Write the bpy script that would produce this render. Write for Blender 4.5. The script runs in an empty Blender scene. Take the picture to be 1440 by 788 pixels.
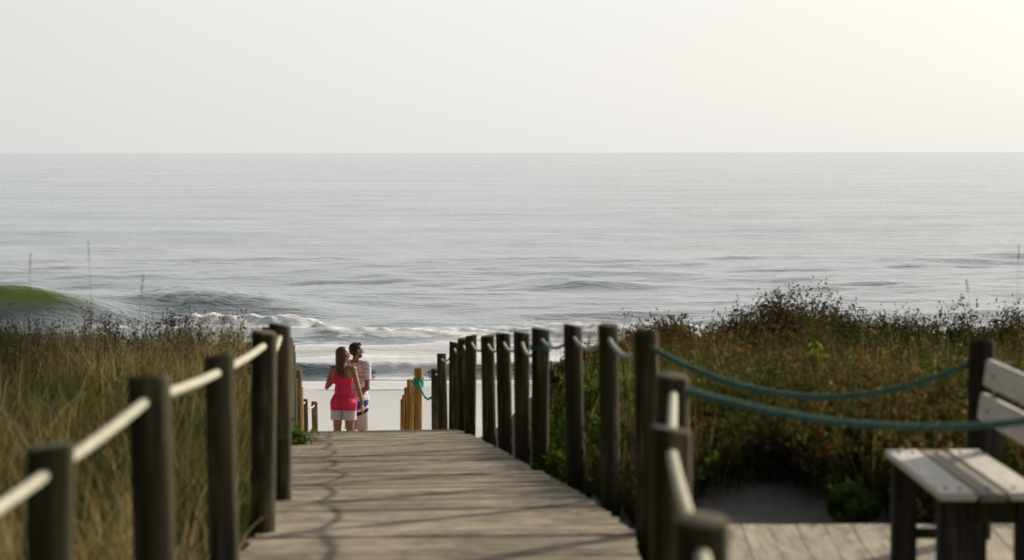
import bpy, bmesh, math, random
import numpy as np
from mathutils import Vector, Matrix, Quaternion

random.seed(7)
rng = np.random.default_rng(11)
scene = bpy.context.scene
COL = scene.collection
R = math.radians
ZC = 8.0            # height of the lens above the sea

# ------------------------------------------------------------------ camera
cam_d = bpy.data.cameras.new('camera')
cam = bpy.data.objects.new('camera', cam_d)
COL.objects.link(cam)
cam.location = (0, 0, ZC)
cam.rotation_euler = (R(90 - 3.415), R(0.1), 0)
cam_d.sensor_width = 36
cam_d.lens = 75.0
cam_d.clip_start = 0.1
cam_d.clip_end = 60000
cam_d.dof.use_dof = True
cam_d.dof.focus_distance = 70.0
cam_d.dof.aperture_fstop = 2.5
scene.camera = cam

# ------------------------------------------------------------------ light
SUN_EL, SUN_AZ = 21.0, 45.0      # azimuth measured to the right of the view
world = bpy.data.worlds.new("World")
scene.world = world
world.use_nodes = True
wn, wl = world.node_tree.nodes, world.node_tree.links
wn.clear()
wo = wn.new('ShaderNodeOutputWorld')
bg = wn.new('ShaderNodeBackground')
sky = wn.new('ShaderNodeTexSky')
sky.sky_type = 'NISHITA'
sky.sun_disc = False
sky.sun_elevation = R(SUN_EL)
sky.sun_rotation = R(SUN_AZ)
sky.altitude = 0
sky.air_density = 1.0
sky.dust_density = 3.0
sky.ozone_density = 1.0
hs = wn.new('ShaderNodeHueSaturation')
hs.inputs['Saturation'].default_value = 0.6
hs.inputs['Value'].default_value = 0.13
wl.new(sky.outputs[0], hs.inputs['Color'])
# bright marine haze: strongest towards the sun, fading behind the viewer
tc = wn.new('ShaderNodeTexCoord')
dp = wn.new('ShaderNodeVectorMath'); dp.operation = 'DOT_PRODUCT'
dp.inputs[1].default_value = (math.sin(R(SUN_AZ)) * math.cos(R(SUN_EL)), math.cos(R(SUN_AZ)) * math.cos(R(SUN_EL)), math.sin(R(SUN_EL)))
wl.new(tc.outputs['Generated'], dp.inputs[0])
h1 = wn.new('ShaderNodeMath'); h1.operation = 'MULTIPLY_ADD'; h1.inputs[1].default_value = .5; h1.inputs[2].default_value = .5
wl.new(dp.outputs['Value'], h1.inputs[0])
h2 = wn.new('ShaderNodeMath'); h2.operation = 'POWER'; h2.inputs[1].default_value = 1.4
wl.new(h1.outputs[0], h2.inputs[0])
hc_ = wn.new('ShaderNodeValToRGB')
hc_.color_ramp.elements[0].position = .5; hc_.color_ramp.elements[0].color = (.965, .995, .99, 1)
hc_.color_ramp.elements[1].position = .85; hc_.color_ramp.elements[1].color = (1.0, .985, .955, 1)
wl.new(h2.outputs[0], hc_.inputs[0])
hm_ = wn.new('ShaderNodeVectorMath'); hm_.operation = 'SCALE'
h3 = wn.new('ShaderNodeMath'); h3.operation = 'MULTIPLY'; h3.inputs[1].default_value = 7.5
sm_ = wn.new('ShaderNodeMath'); sm_.operation = 'SMOOTH_MIN'; sm_.inputs[1].default_value = 5.6; sm_.inputs[2].default_value = 2.0
fr_ = wn.new('ShaderNodeMapRange'); fr_.interpolation_type = 'SMOOTHSTEP'
fr_.inputs['From Min'].default_value = -.5; fr_.inputs['From Max'].default_value = .50
fr_.inputs['To Min'].default_value = .03; fr_.inputs['To Max'].default_value = 1.0
wl.new(dp.outputs['Value'], fr_.inputs['Value'])
h4 = wn.new('ShaderNodeMath'); h4.operation = 'MULTIPLY'
wl.new(h2.outputs[0], h4.inputs[0]); wl.new(fr_.outputs[0], h4.inputs[1])
wl.new(h4.outputs[0], h3.inputs[0]); wl.new(h3.outputs[0], sm_.inputs[0]); 
sz_ = wn.new('ShaderNodeSeparateXYZ'); wl.new(tc.outputs['Generated'], sz_.inputs[0])
mr_ = wn.new('ShaderNodeMapRange'); mr_.interpolation_type = 'SMOOTHSTEP'
mr_.inputs['From Min'].default_value = .2; mr_.inputs['From Max'].default_value = .85
mr_.inputs['To Min'].default_value = 1.0; mr_.inputs['To Max'].default_value = .20
wl.new(sz_.outputs[2], mr_.inputs['Value'])
mm_ = wn.new('ShaderNodeMath'); mm_.operation = 'MULTIPLY'
m2_ = wn.new('ShaderNodeMapRange'); m2_.interpolation_type = 'SMOOTHSTEP'
m2_.inputs['From Min'].default_value = .055; m2_.inputs['From Max'].default_value = .26
m2_.inputs['To Min'].default_value = .95; m2_.inputs['To Max'].default_value = 1.85
wl.new(sz_.outputs[2], m2_.inputs['Value'])
m3_ = wn.new('ShaderNodeMath'); m3_.operation = 'MULTIPLY'
wl.new(mr_.outputs[0], m3_.inputs[0]); wl.new(m2_.outputs[0], m3_.inputs[1])
wl.new(sm_.outputs[0], mm_.inputs[0]); wl.new(m3_.outputs[0], mm_.inputs[1]); wl.new(mm_.outputs[0], hm_.inputs['Scale'])
wl.new(hc_.outputs[0], hm_.inputs[0])
ad = wn.new('ShaderNodeVectorMath'); ad.operation = 'ADD'
wl.new(hm_.outputs[0], ad.inputs[0]); wl.new(hs.outputs[0], ad.inputs[1])
wl.new(ad.outputs[0], bg.inputs['Color'])
bg.inputs['Strength'].default_value = 0.15
wl.new(bg.outputs[0], wo.inputs['Surface'])

sd = bpy.data.lights.new('sun', 'SUN')
sd.energy = 5.0
sd.angle = R(0.6)
sd.color = (1.0, 0.87, 0.69)
sun = bpy.data.objects.new('sun', sd)
COL.objects.link(sun)
sdir = Vector((math.sin(R(SUN_AZ)) * math.cos(R(SUN_EL)), math.cos(R(SUN_AZ)) * math.cos(R(SUN_EL)), math.sin(R(SUN_EL))))
sun.rotation_euler = sdir.to_track_quat('Z', 'Y').to_euler()
sun.location = (30, 30, 40)

vs = scene.view_settings
vs.view_transform = 'Standard'
vs.look = 'None'
vs.exposure = 0.0
vs.gamma = 1.0
vs.use_curve_mapping = False
scene.render.engine = 'CYCLES'

# ------------------------------------------------------------------ helpers
def tag(o, label=None, cat=None, group=None, kind=None):
    if label: o['label'] = label
    if cat: o['category'] = cat
    if group: o['group'] = group
    if kind: o['kind'] = kind
    return o

def empty(name, loc=(0, 0, 0)):
    o = bpy.data.objects.new(name, None)
    COL.objects.link(o)
    o.location = loc
    o.empty_display_size = 0.2
    return o

def link_mesh(name, me, mat=None, parent=None, smooth=True):
    o = bpy.data.objects.new(name, me)
    COL.objects.link(o)
    if mat is not None and not me.materials:
        me.materials.append(mat)
    me.polygons.foreach_set('use_smooth', [bool(smooth)] * len(me.polygons))
    if parent is not None:
        o.parent = parent
        o.matrix_parent_inverse = Matrix.Translation(-Vector(parent.location))
    return o

def np_mesh(name, V, F, attrs=None):
    """V (n,3); F list of arrays of quads/tris with equal columns"""
    me = bpy.data.meshes.new(name)
    V = np.asarray(V, dtype=np.float32)
    if not isinstance(F, list): F = [F]
    me.vertices.add(len(V))
    me.vertices.foreach_set('co', V.ravel())
    li = np.concatenate([f.ravel() for f in F]).astype(np.int32)
    counts = np.concatenate([np.full(len(f), f.shape[1]) for f in F]).astype(np.int32)
    starts = np.concatenate([[0], np.cumsum(counts)[:-1]]).astype(np.int32)
    me.loops.add(len(li))
    me.loops.foreach_set('vertex_index', li)
    me.polygons.add(len(counts))
    me.polygons.foreach_set('loop_start', starts)
    me.polygons.foreach_set('loop_total', counts)
    me.update(calc_edges=True)
    me.validate()
    if attrs:
        for k, a in attrs.items():
            at = me.attributes.new(k, 'FLOAT', 'POINT')
            at.data.foreach_set('value', np.asarray(a, dtype=np.float32))
    return me

def grid_faces(nr, nc):
    i = np.arange(nr - 1)[:, None] * nc + np.arange(nc - 1)[None, :]
    i = i.ravel()
    return np.stack([i, i + 1, i + nc + 1, i + nc], 1)

_lat = rng.random((256, 256))
def vnoise(x, y):
    x = np.asarray(x, float); y = np.asarray(y, float)
    xi = np.floor(x).astype(int); yi = np.floor(y).astype(int)
    fx = x - xi; fy = y - yi
    fx = fx * fx * (3 - 2 * fx); fy = fy * fy * (3 - 2 * fy)
    a = _lat[xi & 255, yi & 255]; b = _lat[(xi + 1) & 255, yi & 255]
    c = _lat[xi & 255, (yi + 1) & 255]; d = _lat[(xi + 1) & 255, (yi + 1) & 255]
    return (a * (1 - fx) + b * fx) * (1 - fy) + (c * (1 - fx) + d * fx) * fy
def fbm(x, y, o=4):
    s = 0; a = .5; t = 0
    for k in range(o):
        s = s + a * vnoise(x * 2 ** k + 17.3 * k, y * 2 ** k + 5.1 * k); t += a; a *= .5
    return s / t
def sstep(a, b, x):
    t = np.clip((np.asarray(x, float) - a) / (b - a), 0, 1)
    return t * t * (3 - 2 * t)

class NT:
    def __init__(s, name):
        s.m = bpy.data.materials.new(name); s.m.use_nodes = True
        s.t = s.m.node_tree; s.n = s.t.nodes; s.l = s.t.links
        s.n.clear()
        s.out = s.n.new('ShaderNodeOutputMaterial')
    def node(s, typ, **kw):
        n = s.n.new(typ)
        for k, v in kw.items():
            if k in n.inputs: 
                if hasattr(v, 'is_output'): s.l.new(v, n.inputs[k])
                else: n.inputs[k].default_value = v
            else: setattr(n, k, v)
        return n
    def link(s, a, b): s.l.new(a, b)
    def noise(s, scale, detail=4, rough=.55, vec=None, stretch=None):
        n = s.n.new('ShaderNodeTexNoise')
        n.inputs['Scale'].default_value = scale; n.inputs['Detail'].default_value = detail
        n.inputs['Roughness'].default_value = rough
        if vec is None:
            vec = s.n.new('ShaderNodeTexCoord').outputs['Object']
        if stretch:
            mp = s.n.new('ShaderNodeMapping'); mp.inputs['Scale'].default_value = stretch
            s.l.new(vec, mp.inputs['Vector']); vec = mp.outputs[0]
        s.l.new(vec, n.inputs['Vector'])
        return n.outputs['Fac']
    def ramp(s, fac, stops):
        r = s.n.new('ShaderNodeValToRGB')
        e = r.color_ramp.elements
        while len(e) < len(stops): e.new(.5)
        for i, (p, c) in enumerate(stops):
            e[i].position = p; e[i].color = (c[0], c[1], c[2], 1) if len(c) == 3 else c
        s.l.new(fac, r.inputs['Fac'])
        return r.outputs['Color']
    def attr(s, name):
        a = s.n.new('ShaderNodeAttribute'); a.attribute_name = name
        return a.outputs['Fac']
    def mix(s, fac, a, b, mode='MIX'):
        n = s.n.new('ShaderNodeMix'); n.data_type = 'RGBA'; n.blend_type = mode
        for sock, v in ((n.inputs[0], fac), (n.inputs[6], a), (n.inputs[7], b)):
            if hasattr(v, 'is_output'): s.l.new(v, sock)
            elif isinstance(v, (int, float)): sock.default_value = v
            else: sock.default_value = (v[0], v[1], v[2], 1)
        return n.outputs[2]
    def math(s, op, a, b=None, clamp=False):
        n = s.n.new('ShaderNodeMath'); n.operation = op; n.use_clamp = clamp
        for sock, v in ((n.inputs[0], a), (n.inputs[1], b)):
            if v is None: continue
            if hasattr(v, 'is_output'): s.l.new(v, sock)
            else: sock.default_value = v
        return n.outputs[0]
    def bump(s, h, strength=.5, dist=.01, normal=None):
        n = s.n.new('ShaderNodeBump'); n.inputs['Strength'].default_value = strength
        n.inputs['Distance'].default_value = dist
        s.l.new(h, n.inputs['Height'])
        if normal is not None: s.l.new(normal, n.inputs['Normal'])
        return n.outputs[0]
    def bsdf(s, color=None, rough=.7, spec=.4, normal=None, **kw):
        p = s.n.new('ShaderNodeBsdfPrincipled')
        if color is not None:
            if hasattr(color, 'is_output'): s.l.new(color, p.inputs['Base Color'])
            else: p.inputs['Base Color'].default_value = (*color, 1)
        if hasattr(rough, 'is_output'): s.l.new(rough, p.inputs['Roughness'])
        else: p.inputs['Roughness'].default_value = rough
        p.inputs['Specular IOR Level'].default_value = spec
        if normal is not None: s.l.new(normal, p.inputs['Normal'])
        for k, v in kw.items(): p.inputs[k].default_value = v
        return p.outputs[0]
    def done(s, sh):
        s.l.new(sh, s.out.inputs['Surface']); return s.m

# ------------------------------------------------------------------ materials
def mat_log(name, c0, c1, c2):
    t = NT(name)
    g = t.noise(9, 5, .6, stretch=(1, 1, .12))
    b = t.noise(3.0, 4, .6)
    col = t.ramp(g, [(.34, c0), (.5, c1), (.66, c2)])
    st = t.noise(26, 3, .5, stretch=(1, 1, .05))
    col = t.mix(t.ramp(st, [(.54, (0, 0, 0)), (.64, (.8, .8, .8))]), col, (c2[0] * 1.5, c2[1] * 1.5, c2[2] * 1.45))
    col = t.mix(t.ramp(st, [(.34, (1, 1, 1)), (.41, (0, 0, 0))]), col, (c0[0] * .4, c0[1] * .4, c0[2] * .4))
    col = t.mix(t.ramp(b, [(.42, (0, 0, 0)), (.6, (.8, .8, .8))]), col, (c1[0] * .85, c1[1] * .96, c1[2] * .62))
    n = t.bump(g, .7, .014)
    n = t.bump(st, .9, .008, n)
    f = t.noise(70, 3, .6, stretch=(1, 1, .08))
    n = t.bump(f, .4, .004, n)
    return t.done(t.bsdf(col, .85, .2, n))
M_log = mat_log('weathered_log', (.022, .018, .011), (.052, .042, .026), (.12, .10, .064))
M_logo = mat_log('orange_log', (.17, .09, .03), (.30, .165, .055), (.40, .24, .09))
M_logb = mat_log('brown_log', (.06, .04, .022), (.12, .08, .045), (.2, .14, .08))
M_dark = mat_log('dark_timber', (.018, .015, .012), (.03, .025, .02), (.05, .042, .034))

def mat_plank(name, cs, sand, grain, stretch, st2=(1, 2.6, 1)):
    t = NT(name)
    g = t.noise(grain, 6, .62, stretch=stretch)
    pl = t.attr('tint')
    big = t.noise(.9, 5, .6)
    col = t.ramp(g, [(.32, cs[0]), (.5, cs[1]), (.68, cs[2])])
    col = t.mix(t.math('MULTIPLY', pl, .8), col, cs[3])
    sm = t.noise(4.5, 6, .7, stretch=st2)
    sn = t.math('MULTIPLY', t.math('ADD', big, sm), .5)
    col = t.mix(t.ramp(sn, [(.46, (0, 0, 0)), (.60, (.85, .85, .85))]), col, sand)
    st = t.noise(3.2, 6, .75, stretch=st2)
    col = t.mix(t.ramp(st, [(.50, (0, 0, 0)), (.62, (.75, .75, .75))]), col, (cs[0][0] * .6, cs[0][1] * .6, cs[0][2] * .5))
    gr = t.noise(1.7, 5, .75)
    col = t.mix(t.ramp(gr, [(.60, (0, 0, 0)), (.72, (.5, .5, .5))]), col, (.11, .115, .045))
    n = t.bump(g, .7, .008)
    n = t.bump(sn, .8, .04, n)
    return t.done(t.bsdf(col, .85, .2, n))
M_walk = mat_plank('boardwalk_planks', ((.12, .10, .078), (.24, .205, .158), (.38, .33, .255), (.15, .125, .095)), (.46, .395, .30), 7, (.6, 5, 1))
M_deck = mat_plank('deck_planks', ((.28, .25, .20), (.40, .36, .29), (.52, .47, .38), (.32, .285, .225)), (.50, .45, .36), 9, (5, .5, 1), (2.6, .5, 1))
def mat_slat(name, a, b, c):
    t = NT(name)
    g = t.noise(8, 6, .6, stretch=(6, .5, 6))
    col = t.ramp(g, [(.3, a), (.5, b), (.7, c)])
    w = t.noise(4, 4, .6)
    col = t.mix(t.ramp(w, [(.5, (0, 0, 0)), (.75, (.5, .5, .5))]), col, (a[0] * .7, a[1] * .68, a[2] * .62))
    return t.done(t.bsdf(col, .65, .35, t.bump(g, .4, .004)))
M_slat = mat_slat('pale_bench_slat', (.46, .43, .38), (.60, .57, .51), (.72, .69, .62))
M_slatb = mat_slat('brown_bench_slat', (.16, .14, .10), (.23, .20, .15), (.30, .27, .2))

def mat_rope(name, a, b):
    t = NT(name)
    g = t.noise(30, 4, .6)
    return t.done(t.bsdf(t.ramp(g, [(.3, a), (.7, b)]), .85, .2, t.bump(t.noise(160, 2), .4, .002)))
M_ropew = mat_rope('white_rope', (.36, .35, .26), (.58, .56, .45))
M_ropeg = mat_rope('green_rope', (.035, .10, .085), (.10, .21, .17))
M_ropet = mat_rope('greenish_rope', (.16, .26, .23), (.42, .47, .42))
M_ropev = mat_rope('bright_green_rope', (.01, .20, .13), (.05, .42, .28))

t = NT('sand')
sn = t.noise(1.2, 6, .65); sf = t.noise(14, 5, .7)
geo = t.n.new('ShaderNodeNewGeometry'); sep = t.n.new('ShaderNodeSeparateXYZ'); t.link(geo.outputs['Position'], sep.inputs[0])
wet = t.ramp(t.math('ADD', t.math('MULTIPLY', sep.outputs[2], 1.0), t.math('MULTIPLY', sn, .3)), [(.65, (1, 1, 1)), (1.0, (0, 0, 0))])
col = t.ramp(sf, [(.3, (.50, .45, .37)), (.7, (.66, .60, .50))])
col = t.mix(t.math('MULTIPLY', wet, .6), col, (.36, .34, .32))
rough = t.math('SUBTRACT', .9, t.math('MULTIPLY', wet, .72))
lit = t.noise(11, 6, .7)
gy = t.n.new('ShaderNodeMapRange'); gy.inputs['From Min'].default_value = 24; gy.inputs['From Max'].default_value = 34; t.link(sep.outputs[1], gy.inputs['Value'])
col = t.mix(t.math('SUBTRACT', 1.0, gy.outputs[0]), col, t.ramp(sf, [(.3, (.10, .095, .09)), (.7, (.19, .175, .155))]))  # dune sand short of the beach darkened: scrub shade put into its colour
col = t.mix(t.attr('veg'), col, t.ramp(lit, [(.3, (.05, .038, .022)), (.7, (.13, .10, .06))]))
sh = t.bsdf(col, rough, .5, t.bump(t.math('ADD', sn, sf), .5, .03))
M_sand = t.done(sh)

t = NT('dune_soil')
sf = t.noise(9, 6, .7)
col = t.ramp(sf, [(.3, (.12, .10, .07)), (.7, (.24, .20, .145))])
M_soil = t.done(t.bsdf(col, .95, .1, t.bump(sf, .8, .05)))

def mat_leaf(name, stops, trans=.35, rough=.55):
    t = NT(name)
    col = t.ramp(t.attr('tint'), stops)
    p = t.bsdf(col, .75, .06)
    tr = t.n.new('ShaderNodeBsdfTranslucent')
    t.link(t.mix(1.0, col, (1.0, 1.05, .75), 'MULTIPLY'), tr.inputs['Color'])
    mx = t.n.new('ShaderNodeMixShader'); mx.inputs[0].default_value = trans
    t.link(p, mx.inputs[1]); t.link(tr.outputs[0], mx.inputs[2])
    return t.done(mx.outputs[0])
M_grass = mat_leaf('dune_grass', [(0, (.024, .042, .010)), (.3, (.055, .064, .018)), (.50, (.115, .092, .036)), (.76, (.19, .135, .062)), (1, (.50, .40, .24))], .40)
M_brown = mat_leaf('dry_scrub', [(0, (.035, .050, .013)), (.3, (.065, .060, .020)), (.55, (.085, .045, .022)), (.8, (.13, .065, .032)), (1, (.22, .15, .08))], .4)
M_darkl = mat_leaf('dark_scrub_leaf', [(0, (.018, .022, .010)), (.45, (.035, .036, .016)), (.7, (.075, .040, .024)), (1, (.16, .10, .06))], .3)
M_purp = mat_leaf('purple_seed', [(0, (.025, .019, .014)), (.5, (.060, .042, .032)), (1, (.24, .18, .13))], .25)
M_mixed = mat_leaf('mixed_scrub', [(0, (.03, .05, .012)), (.35, (.06, .075, .02)), (.7, (.12, .07, .032)), (1, (.22, .16, .08))], .45)
M_green = mat_leaf('green_leaf', [(0, (.03, .06, .012)), (.5, (.06, .11, .02)), (1, (.12, .17, .03))], .4)
M_bright = mat_leaf('bright_green_leaf', [(0, (.10, .16, .015)), (1, (.22, .28, .03))], .5)
M_straw = mat_leaf('straw', [(0, (.20, .15, .08)), (1, (.42, .35, .22))], .4)
t = NT('twig'); M_twig = t.done(t.bsdf((.055, .04, .028), .9, .1))

# sea
t = NT('sea_water')
foam = t.attr('foam'); thin = t.attr('thin')
co = t.n.new('ShaderNodeTexCoord').outputs['Object']
n1 = t.noise(.55, 6, .62, co, (.45, 1, 1)); n2 = t.noise(2.4, 4, .6, co, (.5, 1, 1)); n3 = t.noise(.035, 4, .6, co, (.35, 1, 1))
n0 = t.noise(.12, 5, .6, co, (.35, 1, 1))
n4 = t.noise(7, 3, .6, co, (.5, 1, 1))
nb = t.bump(n3, .2, .6); nb = t.bump(n0, .4, .5, nb); nb = t.bump(n1, .7, .34, nb); nb = t.bump(n2, .8, .17, nb); nb = t.bump(n4, .6, .035, nb)
body = t.mix(t.ramp(n0, [(.4, (0, 0, 0)), (.6, (1, 1, 1))]), (.15, .20, .22), (.20, .245, .26))
wr_ = t.math('ADD', .12, t.math('MULTIPLY', n3, .28))
wat = t.bsdf(body, wr_, .5, nb, IOR=1.75)
tr = t.n.new('ShaderNodeBsdfTranslucent'); tr.inputs['Color'].default_value = (.75, .88, .28, 1)
gd = t.bsdf((.13, .19, .07), .25, .5, nb)
gm = t.n.new('ShaderNodeMixShader'); gm.inputs[0].default_value = .55
t.link(gd, gm.inputs[1]); t.link(tr.outputs[0], gm.inputs[2])
m1 = t.n.new('ShaderNodeMixShader'); t.link(thin, m1.inputs[0]); t.link(wat, m1.inputs[1]); t.link(gm.outputs[0], m1.inputs[2])
fn = t.noise(1.6, 7, .68, co, (.38, 1, 1)); fl = t.noise(.5, 4, .6, co, (.4, 1, 1))
fsum = t.math('ADD', t.math('ADD', t.math('MULTIPLY', fn, .72), t.math('MULTIPLY', fl, .28)), t.math('SUBTRACT', foam, .72))
fm = t.ramp(fsum, [(.28, (0, 0, 0)), (.325, (1, 1, 1))])
fb = t.bsdf((.76, .78, .80), .85, .2, t.bump(fn, .8, .12))
m2 = t.n.new('ShaderNodeMixShader'); t.link(fm, m2.inputs[0]); t.link(m1.outputs[0], m2.inputs[1]); t.link(fb, m2.inputs[2])
M_sea = t.done(m2.outputs[0])

# ------------------------------------------------------------------ ground profile
PY = [-30, 8, 11.4, 13.1, 14.7, 16.3, 18.1, 19.9, 21.5, 23.4, 25.2, 27, 29, 29.6]
PZ = [-1.96, -1.99, -2.04, -2.15, -2.29, -2.44, -2.61, -2.77, -2.92, -3.10, -3.30, -3.53, -3.81, -3.90]
def F(y):       # walking surface, relative to the lens
    return np.interp(y, PY + [31.2, 35, 38, 41, 44, 46, 50, 56, 73, 95], PZ + [-4.62, -4.85, -5.3, -5.75, -6.3, -6.6, -7.0, -7.35, -8.0, -9.2])
def XC(y):      # centre line of the walk
    return np.interp(y, [-30, 6, 11.4, 31, 50, 90], [-.36, -.38, -.33, -2.16, -4.1, -6])
def ground(x, y):
    x = np.asarray(x, float); y = np.asarray(y, float)
    f = F(y)
    bl = np.interp(y, [-30, 6, 12, 18, 24, 26.5, 30, 36, 42, 50, 56, 73, 95], [-1.9, -2.02, -2.1, -2.34, -2.60, -2.72, -3.7, -5.3, -6.5, -7.05, -7.35, -8, -9.2])
    br = np.interp(y, [-30, 6, 10, 14, 18, 22, 25, 27, 31, 36, 42, 50, 56, 73, 95], [-2.1, -2.15, -2.15, -2.10, -2.2, -2.42, -2.50, -2.7, -3.9, -5.4, -6.5, -7.05, -7.35, -8, -9.2])
    u = x - XC(y)
    dn = (fbm(x * .35 + 3, y * .35) - .5) * .5 + (fbm(x * 1.7, y * 1.7) - .5) * .12
    wl = np.interp(y, [0, 12, 26, 30, 60], [.3, .45, .55, 1.6, 2.0])
    wr = np.interp(y, [0, 12, 17, 22, 30, 60], [.3, .4, .9, 1.4, 1.8, 2.0])
    tl = sstep(1.12, 1.12 + 1, (-u - 1.12) / wl * 1 + 1.12)
    trr = sstep(1.12, 1.12 + 1, (u - 1.12) / wr * 1 + 1.12)
    amp = sstep(60, 30, y)
    gl = bl + dn * .8 * amp
    gr = br + dn * .8 * amp
    base = f - .16
    g = np.where(u < 0, base + (gl - base) * tl, base + (gr - base) * trr)
    # levelled patch under the lookout deck
    dk = sstep(.2, .7, x) * sstep(12.6, 11.8, y) * sstep(4.6, 4.0, x)
    return g * (1 - dk) + (-2.24) * dk

def patch_d(x, y):
    c = (x - 1.42 - .1 * (y - 12)) / .80; d = (y - 11.9) / 1.28
    return c * c + d * d + .9 * (fbm(x * 2.3 + 4, y * 2.3, 3) - .5)
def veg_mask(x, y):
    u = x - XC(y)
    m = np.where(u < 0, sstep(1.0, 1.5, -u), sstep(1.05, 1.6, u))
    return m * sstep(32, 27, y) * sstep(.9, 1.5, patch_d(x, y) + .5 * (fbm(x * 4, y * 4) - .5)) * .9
gx = np.concatenate([-np.geomspace(900, 14, 40), np.arange(-13.8, 15.8, .16), np.geomspace(16, 900, 40)])
gy = np.concatenate([[-300, -120, -60], np.arange(-30, 3, 1.5), np.arange(3, 34, .16), np.arange(34, 78, .6), [80, 90, 100, 130, 200]])
GX, GY = np.meshgrid(gx, gy)
GZ = ground(GX, np.clip(GY, -29, 94.9)) + ZC
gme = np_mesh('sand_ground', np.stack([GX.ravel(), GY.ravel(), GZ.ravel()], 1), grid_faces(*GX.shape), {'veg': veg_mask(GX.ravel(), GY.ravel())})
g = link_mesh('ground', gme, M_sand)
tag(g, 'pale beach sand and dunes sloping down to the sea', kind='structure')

# ------------------------------------------------------------------ sea
prow = np.concatenate([np.linspace(360, 150, 620), np.geomspace(149.6, .35, 420)])
SY = 24000 / prow
sx = np.linspace(-.62, .62, 640)
SX = sx[None, :] * SY[:, None] * 1.0
SYY = np.repeat(SY[:, None], len(sx), 1)
z = np.zeros_like(SX)
for k in range(26):
    lam = 1.6 * 1.28 ** rng.uniform(0, 12)
    th = rng.normal(0, .42)
    a = .0080 * lam ** .62
    kx = 2 * math.pi / lam * math.sin(th); ky = 2 * math.pi / lam * math.cos(th)
    px_row = SYY ** 2 / 24000
    fade = sstep(.9, .35, px_row / lam) * sstep(71, 80, SYY)
    z += a * fade * np.sin(kx * SX + ky * SYY + rng.uniform(0, 6.28) + 1.5 * fbm(SX / lam * .3, SYY / lam * .3, 2))
foam = np.zeros_like(z); thin = np.zeros_like(z)
def swell(y0, h, x0, x1, ramp_l, ramp_r, front, back, wob=1.0, ph=0, smooth=False):
    """a wave crest parallel to the shore; steep face towards the beach"""
    yc = y0 + wob * 2 * (fbm(SX * .08 + ph, SX * 0 + ph) - .5) * 2 + .02 * (SX - x0)
    d = SYY - yc
    env = sstep(x0, x0 + ramp_l, SX) * sstep(x1, x1 - ramp_r, SX)
    if not smooth: env = env * (.86 + .28 * fbm(SX * .12 + ph, SX * 0, 2))
    prof = np.where(d < 0, np.exp(-(np.abs(d) / front) ** 2.2), np.exp(-(d / back) ** 2))
    return h * env * prof, d, env
# unbroken blue wave, green peeling shoulder, broken bores, shore break
w, d, e = swell(107.5, 1.05, -22.8, -5.5, 6, 11, 2.3, 6, .12, 2.1, True)
st_ = np.sin(SX * 4.2 - d * 2.6 + 5 * fbm(SX * .35, d * .35)) * .6 + np.sin(SX * 9 - d * 4.5 + 6 * fbm(SX * .6 + 9, d * .6)) * .4
z += w * (1 + .055 * st_ * sstep(-4, -1, d) * sstep(5, 1, d))
w, d, e = swell(102.5, 1.72, -80, -16.4, 10, 8.0, 1.9, 5, .15, 5.5, True); z += w
thin = np.maximum(thin, sstep(.25, .9, w / 1.6) * sstep(4.5, 0.5, np.abs(d)) * (.55 + .8 * fbm(SX * .5, SYY * .5)))
foam = np.maximum(foam, .55 * sstep(-21.5, -19, SX) * sstep(-15, -17.5, SX) * np.exp(-((SYY - 100) / 3.5) ** 2))
w, d, e = swell(96, .62, -16.5, -7.2, 1.5, 3, .9, 3, .8, 9.3); z += w * (1 + .7 * (fbm(SX * 2.2, SYY * 2.2) - .5)); foam = np.maximum(foam, .92 * e * np.exp(-(d / 2.4) ** 2))
w, d, e = swell(91, .34, -9.5, 30, 2, 8, .9, 3, 1.2, 12.7); z += w * (1 + .9 * (fbm(SX * 2.2, SYY * 2.2) - .5)); foam = np.maximum(foam, .72 * e * np.exp(-(d / 2.0) ** 2))
w, d, e = swell(76.6, .50, -30, 40, 4, 8, .8, 1.6, .35, 20.2); z += w * (1 + .3 * (fbm(SX * 1.5, SYY * 1.5) - .5)); 
fz = .34 + .70 * np.exp(-((SX + 4.0) / 1.5) ** 2)
foam = np.maximum(foam, fz * e * np.exp(-((d - .1) / 1.1) ** 2))
foam = np.maximum(foam, 1.0 * np.exp(-((SX + 4.0) / 1.2) ** 2) * sstep(75.0, 75.8, SYY) * sstep(79, 77.5, SYY))
foam = np.maximum(foam, (.50 + .24 * fbm(SX * .25, SYY * .6, 3) * 1.0 + .02) * sstep(77, 79, SYY) * sstep(94, 86, SYY))
foam = np.maximum(foam, .75 * sstep(72.6, 73.6, SYY) * sstep(75.8, 74.6, SYY))
for (y0, x0, x1, h) in ((150, 18, 34, .20), (156, 24, 40, .16), (146, 14, 26, .14), (128, -2, 9, .35), (205, 24, 62, .2), (170, -50, -20, .4), (190, -12, 12, .4)):
    w, d, e = swell(y0, h, x0, x1, (x1 - x0) * .4, (x1 - x0) * .4, 1.8, 6, 1.5, y0 * .37)
    z += w * (.6 + .8 * fbm(SX * .5, SYY * .3))
w0 = sstep(70.5, 77, SYY)
z = z * w0 + (1 - w0) * -.25 + .02
sme = np_mesh('sea', np.stack([SX.ravel(), SYY.ravel(), z.ravel()], 1), grid_faces(*SX.shape), {'foam': foam.ravel(), 'thin': thin.ravel()})
o = link_mesh('water', sme, M_sea)
tag(o, 'pale grey sea with small breaking waves near the shore', kind='structure')

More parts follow.
